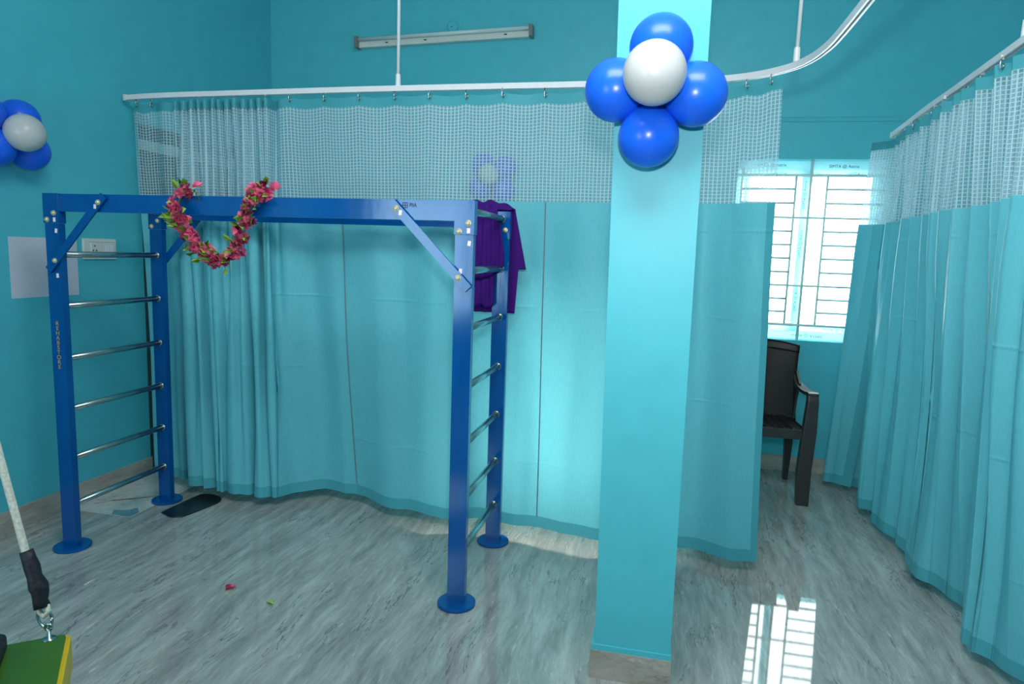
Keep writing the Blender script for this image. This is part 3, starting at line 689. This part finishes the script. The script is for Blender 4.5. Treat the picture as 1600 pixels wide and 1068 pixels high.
# ------------------------------------------------------------------ garland
gar_path = [(0.70, 0.02, FH + 0.022), (0.678, -0.012, FH + 0.018), (0.655, -0.03, 1.485), (0.668, -0.032, 1.435), (0.70, -0.032, 1.39), (0.745, -0.03, 1.34), (0.79, -0.028, 1.308), (0.845, -0.028, 1.29), (0.895, -0.028, 1.315), (0.93, -0.03, 1.36), (0.955, -0.032, 1.42), (0.972, -0.032, 1.475), (0.99, -0.03, 1.52), (1.005, -0.012, FH + 0.018), (1.03, 0.02, FH + 0.022)]
ga = thing('flower_garland', 'garland of pink flowers and green leaves hung in a loop from the front blue beam', 'garland', gar_path[0])
GL = Vector(gar_path[0]); gp = [Vector(p) for p in smooth_path(gar_path, 10)]
obj('string', tube([p - GL for p in gp], 0.003, 6), M['string'], ga)
def blossom_mesh(sd):
    rnd = random.Random(sd); bm = bmesh.new()
    for k in range(9):
        a = k * PI / 4.5 + rnd.uniform(-0.3, 0.3); el = rnd.uniform(0.1, 0.9); L_ = rnd.uniform(0.016, 0.024); wd = rnd.uniform(0.008, 0.011)
        d = Vector((math.cos(a) * math.cos(el), math.sin(a) * math.cos(el), math.sin(el))); s = Vector((-math.sin(a), math.cos(a), 0)); u = d.cross(s)
        c = [bm.verts.new(d * 0.002), bm.verts.new(d * L_ * 0.55 + s * wd + u * 0.003), bm.verts.new(d * L_ - u * 0.003), bm.verts.new(d * L_ * 0.55 - s * wd + u * 0.003), bm.verts.new(d * L_ * 0.55 - u * 0.002)]
        for f in ((0, 1, 4), (1, 2, 4), (2, 3, 4), (3, 0, 4)): bm.faces.new([c[i] for i in f])
    bmesh.ops.solidify(bm, geom=bm.faces[:], thickness=0.0008)
    o = obj('blossom', bm, M['pink'], None); me = o.data; bpy.data.objects.remove(o); return me
def leaf_mesh(sd):
    rnd = random.Random(sd); bm = bmesh.new()
    L_ = 0.024; wd = 0.0065
    c = [bm.verts.new((0, 0, 0)), bm.verts.new((L_ * 0.45, wd, 0.003)), bm.verts.new((L_, 0, -0.004)), bm.verts.new((L_ * 0.45, -wd, 0.003)), bm.verts.new((L_ * 0.45, 0, -0.001))]
    for f in ((0, 1, 4), (1, 2, 4), (2, 3, 4), (3, 0, 4)): bm.faces.new([c[i] for i in f])
    bmesh.ops.solidify(bm, geom=bm.faces[:], thickness=0.0008)
    o = obj('leaf', bm, M['green'], None); me = o.data; bpy.data.objects.remove(o); return me
BL = [blossom_mesh(k) for k in range(4)]; LF = [leaf_mesh(k) for k in range(2)]
rnd = random.Random(5)
def scatter(nm, meshes, cnt, rad, sc):
    for k in range(cnt):
        q = gp[int((k + rnd.uniform(0.1, 0.9)) / cnt * (len(gp) - 1))]
        off = Vector((rnd.uniform(-1, 1), rnd.uniform(-1, 0.35), rnd.uniform(-1, 1))).normalized() * rad * rnd.uniform(0.5, 1)
        d = Vector((off.x, off.y - 0.022, off.z + 0.004)).normalized()
        mm = Matrix.Translation(q + off - GL) @ d.to_track_quat('Z' if nm == 'blossom' else 'X', 'Y').to_matrix().to_4x4() @ Matrix.Rotation(rnd.uniform(0, 6.28), 4, 'Z' if nm == 'blossom' else 'X') @ Matrix.Scale(sc * rnd.uniform(0.85, 1.2), 4)
        if q.z > FH - 0.09 and off.y > -0.002 and q.y < -0.01: mm.translation.y = q.y - 0.004 - GL.y
        link_mesh(nm, rnd.choice(meshes), ga, mm)
scatter('blossom', BL, 98, 0.023, 1.2); scatter('leaf', LF, 99, 0.033, 1.6)
lf = link_mesh('fallen_leaf', LF[0], None, Matrix.Translation((1.109, -0.178, 0.006)) @ Matrix.Scale(1.7, 4)); tag(lf, 'small green leaf lying on the grey floor in front of the frame', 'leaf')
pt_ = link_mesh('fallen_petal', BL[0], None, Matrix.Translation((0.917, -0.121, 0.001)) @ Matrix.Scale(1.1, 4)); tag(pt_, 'small pink petal lying on the grey floor in front of the frame', 'petal')

# ------------------------------------------------------------------ balloons
def balloon_mesh(nm, m):
    bm = bmesh.new(); prof = []
    for k in range(25):
        a = -PI / 2 + PI * k / 24; r = math.cos(a); z = math.sin(a)
        if z < 0: r *= 1 - 0.10 * z * z; z *= 1.07
        prof.append((max(r, 0) if 0 < k < 24 else 0, z))
    add_lathe(bm, prof, 40)
    o = obj(nm, bm, m, None, smooth=True); me = o.data; bpy.data.objects.remove(o)
    bm = bmesh.new(); add_lathe(bm, [(0, -1.05), (0.05, -1.06), (0.035, -1.09), (0.05, -1.12), (0.075, -1.16), (0.0, -1.15)], 12)
    k = obj('knot', bm, m, None, smooth=True); km = k.data; bpy.data.objects.remove(k)
    return me, km
BB, WB = balloon_mesh('balloon', M['blueballoon']), balloon_mesh('balloon', M['whiteballoon'])
def balloon(kind, c, r, centre, label, group):
    me, km = kind; d = (Vector(c) - Vector(centre)).normalized()
    mw = Matrix.Translation(c) @ d.to_track_quat('Z', 'Y').to_matrix().to_4x4() @ Matrix.Scale(r, 4)
    o = link_mesh('balloon', me, None, mw); link_mesh('knot', km, o); tag(o, label, 'balloon', group)
G1, G2, G3 = 'balloons on the pillar', 'balloons on the left wall', 'balloons behind the curtain net'
c1 = (2.455, -0.335, 1.815)
for (x, z, r), lb in (((2.468, 1.924, 0.0855), 'blue balloon at the top of the flower on the pillar'), ((2.352, 1.812, 0.0855), 'blue balloon on the left side of the flower on the pillar'),
                      ((2.566, 1.798, 0.085), 'blue balloon on the right side of the flower on the pillar'), ((2.448, 1.687, 0.083), 'blue balloon at the bottom of the flower on the pillar')):
    balloon(BB, (x, -0.386, z), r, c1, lb, G1)
balloon(WB, (2.457, -0.505, 1.825), 0.081, c1, 'white balloon in the middle of the blue balloon flower on the pillar', G1)
# left wall flower (centre px 39,211)
c2 = (lw(0.11) + 0.04, 0.11, 1.80)
for (y, z), lb in (((0.165, 1.866), 'blue balloon at the top of the flower on the left wall'), ((0.205, 1.735), 'blue balloon at the lower right of the flower on the left wall'),
                   ((0.045, 1.732), 'lower left blue balloon of the flower on the left wall, cut off'), ((0.005, 1.862), 'upper left blue balloon of the flower on the left wall, cut off')):
    balloon(BB, (lw(y) + 0.088, y, z), 0.083, c2, lb, G2)
balloon(WB, (lw(0.13) + 0.195, 0.095, 1.795), 0.078, c2, 'white balloon in the middle of the blue flower on the left wall', G2)
# flower on the back wall, seen through the net
c3 = (1.36, 2.18, 1.87)
for (x, z), lb in (((1.30, 1.945), 'blue balloon at the upper left of the flower seen through the net'), ((1.455, 1.925), 'blue balloon at the upper right of the flower seen through the net'),
                   ((1.285, 1.79), 'blue balloon at the lower left of the flower seen through the net'), ((1.445, 1.775), 'blue balloon at the lower right of the flower seen through the net')):
    balloon(BB, (x, YB - 0.085, z), 0.08, c3, lb, G3)
balloon(WB, (1.365, YB - 0.185, 1.868), 0.066, c3, 'white balloon in the middle of the blue flower seen through the net', G3)

# ------------------------------------------------------------------ tube light and cover plate
tl = thing('tube_light', 'unlit white tube light fixed slightly askew high on the back wall', 'tube light', (0.345, YB + 0.012, 2.772))
ang = -math.atan2(0.036, 1.245)
R = Matrix.Rotation(ang, 4, 'Y')
obj('housing', box((0.02, -0.042, -0.032), (1.235, 0, 0.014), R), M['white_plastic'], tl, bevel=0.005)
obj('tube', tube([R @ Vector((0.025, -0.055, 0.018)), R @ Vector((1.23, -0.055, 0.018))], 0.013, 16), M['tube'], tl, smooth=True)
for xx in (0.0, 1.232):
    e = obj('end_cap', box((xx, -0.072, -0.036), (xx + 0.024, 0, 0.038), R), M['grey_plastic'], tl, bevel=0.006)
obj('starter', box((0.66, -0.047, -0.029), (0.80, -0.04, -0.015), R), M['white_plastic'], tl, bevel=0.002)
for xx in (0.22, 0.50, 1.06): obj('clip', box((xx, -0.046, -0.012), (xx + 0.02, -0.041, -0.006), R), M['ink'], tl)
jc = obj('cover_plate', lathe([(0, 0.008), (0.030, 0.008), (0.031, 0.010), (0.036, 0.010), (0.041, 0.006), (0.041, 0)], 32, Matrix.Translation((1.035, YB + 0.012, 2.872)) @ Matrix.Rotation(PI / 2, 4, 'X')), M['wall'], None)
tag(jc, 'round teal cover plate on the wall above the tube light', 'cover plate')
obj('screw', lathe([(0, 0.003), (0.004, 0.002), (0.004, 0)], 10, Matrix.Translation((1.03, YB + 0.006, 2.868)) @ Matrix.Rotation(PI / 2, 4, 'X')), M['ink'], jc)

# ------------------------------------------------------------------ paper and switch board on the left wall
def on_left(y0, y1, z0, z1, d0, d1):
    bm = bmesh.new(); add_prism(bm, [(lw(y0) + d0, y0, z0), (lw(y1) + d0, y1, z0), (lw(y1) + d1, y1, z0), (lw(y0) + d1, y0, z0)], (0, 0, z1 - z0)); return bm
tag(obj('paper_sheet', on_left(0.155, 0.512, 1.075, 1.355, 0.0, 0.0015), M['paper']), 'blank white paper sheet stuck on the left wall behind the frame', 'paper')
sb = obj('switch_board', on_left(0.543, 0.748, 1.254, 1.360, 0.0, 0.012), M['white_plastic'], bevel=0.003)
tag(sb, 'white electric switch board with a socket on the left wall', 'switch board')
for a, b in ((0.585, 0.65), (0.655, 0.73)):
    md = obj('module', on_left(a, b, 1.272, 1.338, 0.012, 0.016), M['white_plastic'], sb, bevel=0.001)
for a, z in ((0.602, 1.318), (0.592, 1.295), (0.612, 1.295), (0.594, 1.283), (0.612, 1.283)): obj('socket_hole', on_left(a, a + 0.007, z, z + 0.008, 0.0155, 0.0165), M['ink'], sb)
for a in (0.672, 0.70): obj('rocker', on_left(a, a + 0.022, 1.282, 1.328, 0.016, 0.019), M['white'], sb, bevel=0.001)
obj('groove', on_left(0.575, 0.735, 1.341, 1.343, 0.012, 0.0125), M['grey_plastic'], sb)

# ------------------------------------------------------------------ floor inlay and black mat
fl = struct(obj('floor_inlay', box((-0.355, 0.36, 0.0), (0.02, 0.93, 0.0012)), M['palemarble']))
def flat(nm, pts, m, z0, z1, par=None):
    bm = bmesh.new(); add_prism(bm, [(x, y, z0) for x, y in pts], (0, 0, z1 - z0)); return obj(nm, bm, m, par)
flat('blue_patch', [(-0.09, 0.362), (0.018, 0.362), (0.018, 0.42), (-0.03, 0.47), (-0.06, 0.43), (-0.12, 0.41)], M['bluemarble'], 0.0012, 0.0016, fl)
flat('brown_vein', [(-0.28, 0.44), (-0.24, 0.50), (-0.14, 0.56), (-0.02, 0.66), (-0.16, 0.575), (-0.22, 0.53), (-0.27, 0.47)], M['brownvein'], 0.0012, 0.0016, fl)
mt = [(0.125, 0.448), (0.20, 0.415), (0.245, 0.425), (0.265, 0.45), (0.30, 0.60), (0.305, 0.66), (0.285, 0.70), (0.24, 0.725), (0.185, 0.735), (0.155, 0.72), (0.14, 0.69)]
mt = [crom(mt + mt[:1], i / 4)[:2] for i in range(len(mt) * 4)]
tag(flat('floor_mat', mt, M['mat'], 0.0, 0.006), 'small black rubber mat with rounded end on the floor behind the rear left post', 'mat')

# ------------------------------------------------------------------ chair
ch = thing('plastic_chair', 'dark brown moulded plastic armchair standing under the window', 'chair', (3.115, 1.80, 0))
W = 0.30
def solid_grid(nm, fn, nu, nv, th, m, smooth=True):
    bm = bmesh.new(); uvl = bm.loops.layers.uv.new('UVMap'); G = []; uvs = {}
    for j in range(nv + 1):
        row = []
        for i in range(nu + 1):
            p = fn(i / nu, j / nv); v = bm.verts.new(p); uvs[v] = (p[0], p[2] if nm == 'backrest' else p[1]); row.append(v)
        G.append(row)
    for A, B in zip(G, G[1:]):
        for k in range(nu):
            f = bm.faces.new((A[k], A[k + 1], B[k + 1], B[k]))
            for l in f.loops: l[uvl].uv = uvs[l.vert]
    bmesh.ops.solidify(bm, geom=bm.faces[:], thickness=th)
    return obj(nm, bm, m, ch, smooth=smooth)
def back_fn(u, v):
    z = 0.40 + 0.455 * v; k = abs(2 * u - 1)
    hw = 0.245 + 0.02 * v ** 2 + 0.030 * max(0, 0.45 - v) ** 1.0
    top = 0.030 * (1 - k * k) * v ** 6
    x = (2 * u - 1) * hw
    y = 0.185 + 0.085 * v - 0.06 * k ** 2.5 * (1 - 0.35 * v)
    return Vector((x, y, z + top))
bk = solid_grid('backrest', back_fn, 24, 24, 0.009, M['rattan'])
def rim_fn(u, v):
    p = back_fn(u, 0.90 + 0.10 * v); return p + Vector((0, -0.006, 0))
o = solid_grid('top_rail', rim_fn, 24, 4, 0.016, M['chair']); o.parent = bk
def seat_fn(u, v):
    k = abs(2 * u - 1); x = (2 * u - 1) * (0.255 - 0.03 * v); y = -0.215 + 0.40 * v
    z = 0.432 - 0.018 * (1 - k ** 3) * math.sin(v * PI) - 0.012 * v - 0.02 * (1 - v) ** 8
    return Vector((x, y, z))
st = solid_grid('seat', seat_fn, 20, 20, 0.012, M['chair'])
bm = bmesh.new()
for k in range(9):
    x = -0.19 + 0.38 * k / 8
    add_tube(bm, [seat_fn((x / 0.255 + 1) / 2, v / 8) + Vector((0, 0, 0.003)) for v in range(9)], 0.005, 6)
o = obj('seat_ribs', bm, M['chair'], st, smooth=True)
obj('apron', box((-0.25, -0.222, 0.375), (0.25, -0.205, 0.428)), M['chair'], st, bevel=0.006)
for s in (-1, 1):
    # front leg rises to the arm
    prof = [(0.255, -0.225, 0.0), (0.25, -0.222, 0.20), (0.262, -0.215, 0.43), (0.268, -0.205, 0.60), (0.266, -0.195, 0.632)]
    bm = bmesh.new(); rings = []
    for (cx, cy, cz), (hx, hy) in zip(prof, ((0.034, 0.022), (0.038, 0.026), (0.036, 0.03), (0.029, 0.03), (0.027, 0.032))):
        rings.append([bm.verts.new((s * cx + a * hx, cy + b * hy, cz)) for a, b in ((-1, -1), (1, -1), (1, 1), (-1, 1))])
    for A, B in zip(rings, rings[1:]):
        for k in range(4): bm.faces.new((A[k], A[(k + 1) % 4], B[(k + 1) % 4], B[k]))
    bm.faces.new(rings[0][::-1]); bm.faces.new(rings[-1]); bmesh.ops.recalc_face_normals(bm, faces=bm.faces)
    obj('leg', bm, M['chair'], ch, bevel=0.007)
    # rear leg
    bm = bmesh.new(); rings = []
    for cx, cy, cz, hx, hy in ((0.245, 0.235, 0.0, 0.014, 0.02), (0.24, 0.20, 0.22, 0.022, 0.026), (0.225, 0.165, 0.42, 0.032, 0.03)):
        rings.append([bm.verts.new((s * cx + a * hx, cy + b * hy, cz)) for a, b in ((-1, -1), (1, -1), (1, 1), (-1, 1))])
    for A, B in zip(rings, rings[1:]):
        for k in range(4): bm.faces.new((A[k], A[(k + 1) % 4], B[(k + 1) % 4], B[k]))
    bm.faces.new(rings[0][::-1]); bm.faces.new(rings[-1]); bmesh.ops.recalc_face_normals(bm, faces=bm.faces)
    obj('leg', bm, M['chair'], ch, bevel=0.005)
    # arm sweeping down from the back's edge to the front leg
    ap = [(0.246, 0.215, 0.70), (0.246, 0.19, 0.66), (0.254, 0.15, 0.632), (0.264, 0.09, 0.618), (0.270, 0.0, 0.616), (0.270, -0.12, 0.624), (0.268, -0.20, 0.636), (0.268, -0.228, 0.628)]
    hw = [(0.004, 0.005), (0.010, 0.010), (0.018, 0.013), (0.026, 0.012), (0.029, 0.010), (0.030, 0.010), (0.029, 0.010), (0.026, 0.008)]
    bm = bmesh.new(); rings = []
    pp = smooth_path(ap, 4); hh = smooth_path(hw, 4)
    for i, ((cx, cy, cz), (hx, hz)) in enumerate(zip(pp, hh)):
        t = (Vector(pp[min(i + 1, len(pp) - 1)]) - Vector(pp[max(i - 1, 0)])).normalized(); side = Vector((1, 0, 0)); up = side.cross(t).normalized()
        if up.z < 0: up = -up
        rings.append([bm.verts.new(Vector((s * cx, cy, cz)) + side * a * hx + up * b * hz) for a, b in ((-1, -1), (1, -1), (1, 1), (-1, 1))])
    for A, B in zip(rings, rings[1:]):
        for k in range(4): bm.faces.new((A[k], A[(k + 1) % 4], B[(k + 1) % 4], B[k]))
    bm.faces.new(rings[0][::-1]); bm.faces.new(rings[-1]); bmesh.ops.recalc_face_normals(bm, faces=bm.faces)
    obj('armrest', bm, M['chair'], ch, bevel=0.004)
    # web joining the arm, the back and the seat's rear corner
    bm = bmesh.new(); add_prism(bm, [(s * 0.236, 0.19, 0.40), (s * 0.240, 0.135, 0.42), (s * 0.246, 0.13, 0.55), (s * 0.252, 0.09, 0.64), (s * 0.250, 0.20, 0.70)], (s * 0.012, 0, 0))
    obj('side_web', bm, M['chair'], bk)

# ------------------------------------------------------------------ swing in the near left corner
sw = thing('platform_swing', 'green swing board with yellow edge hanging on a white rope in the near left corner', 'swing', (1.195, -1.161, 0.45))
SL = Vector(sw.location)
tip = Vector((1.214, -1.134, 0)); e1 = Vector((-0.78, -0.62, 0)).normalized(); e2 = Vector((0.655, -0.756, 0)).normalized()
def bq(a, b, z): return tip + e1 * a + e2 * b + Vector((0, 0, z)) - SL
def rrect(a0, a1, b0, b1, r, z, h):
    pts = []
    for (ca, cb, st0) in ((a0 + r, b0 + r, PI), (a1 - r, b0 + r, 1.5 * PI), (a1 - r, b1 - r, 0), (a0 + r, b1 - r, 0.5 * PI)):
        for k in range(7): an = st0 + k * PI / 12; pts.append(bq(ca + r * math.cos(an), cb + r * math.sin(an), z))
    bm = bmesh.new(); add_prism(bm, pts, (0, 0, h)); return bm
obj('board', rrect(0, 0.42, 0, 0.62, 0.012, 0.418, 0.032), M['boardgreen'], sw)
obj('edge_band', rrect(-0.010, 0.43, -0.004, 0.63, 0.014, 0.372, 0.074), M['boardyellow'], sw, bevel=0.003)
obj('seat_pad', rrect(0.108, 0.36, -0.002, 0.55, 0.02, 0.450, 0.03), M['blacktape'], sw, bevel=0.006)
eye = Vector((1.195, -1.161, 0.45)) - SL
DEP = (Vector((1.195, -1.161, 0.45)) - CAM).dot(FX)
def at(u, v, dep=DEP): return CAM + (RX * ((u - 800) / 1039.07) - UX * ((v - 534) / 1039.07) + FX) * dep - SL
def ring(c, r, tr, m, parent, nm, ax1, ax2, sx=1.0):
    bm = bmesh.new(); n = 20; add_tube(bm, [c + ax1 * r * math.cos(2 * PI * k / n) + ax2 * r * sx * math.sin(2 * PI * k / n) for k in range(n + 1)], tr, 8); return obj(nm, bm, m, parent, smooth=True)
eb = obj('eye_bolt', lathe([(0, 0), (0.014, 0), (0.014, 0.002), (0.0045, 0.003), (0.0045, 0.022), (0, 0.023)], 16, Matrix.Translation(eye)), M['chrome'], sw, smooth=True)
ring(eye + Vector((0, 0, 0.029)), 0.0075, 0.003, M['chrome'], eb, 'eye', RX, Vector((0, 0, 1)))
rc0 = at(70, 964)
ring(rc0, 0.016, 0.0035, M['chrome'], sw, 'shackle', RX, (UX + RX * -0.2).normalized(), 1.5)
rope_lo, rope_mid = at(66, 946), at(40, 862)
obj('rope_loop', tube([at(73, 944), at(76, 955), at(69, 962), at(62, 956), at(61, 946)], 0.006, 10), M['rope'], sw, smooth=True)
top = at(0, 715); dirv = (top - rope_mid); hang = rope_mid + dirv * ((ZC - SL.z - rope_mid.z) / dirv.z)
n_ = 24; pts = [rope_mid + (hang - rope_mid) * (k / n_) for k in range(n_ + 1)]
obj('rope', tube([at(44, 876)] + pts, 0.0082, 12), M['rope'], sw, smooth=True)
sp = [at(66, 948), at(63, 938), at(63, 925), at(60, 915), at(54, 900), at(50, 885), at(45, 872), at(41, 860)]
obj('sleeve', tube(sp, [0.017, 0.015, 0.0175, 0.020, 0.015, 0.0165, 0.0145, 0.014], 12), M['blacktape'], sw, smooth=True)
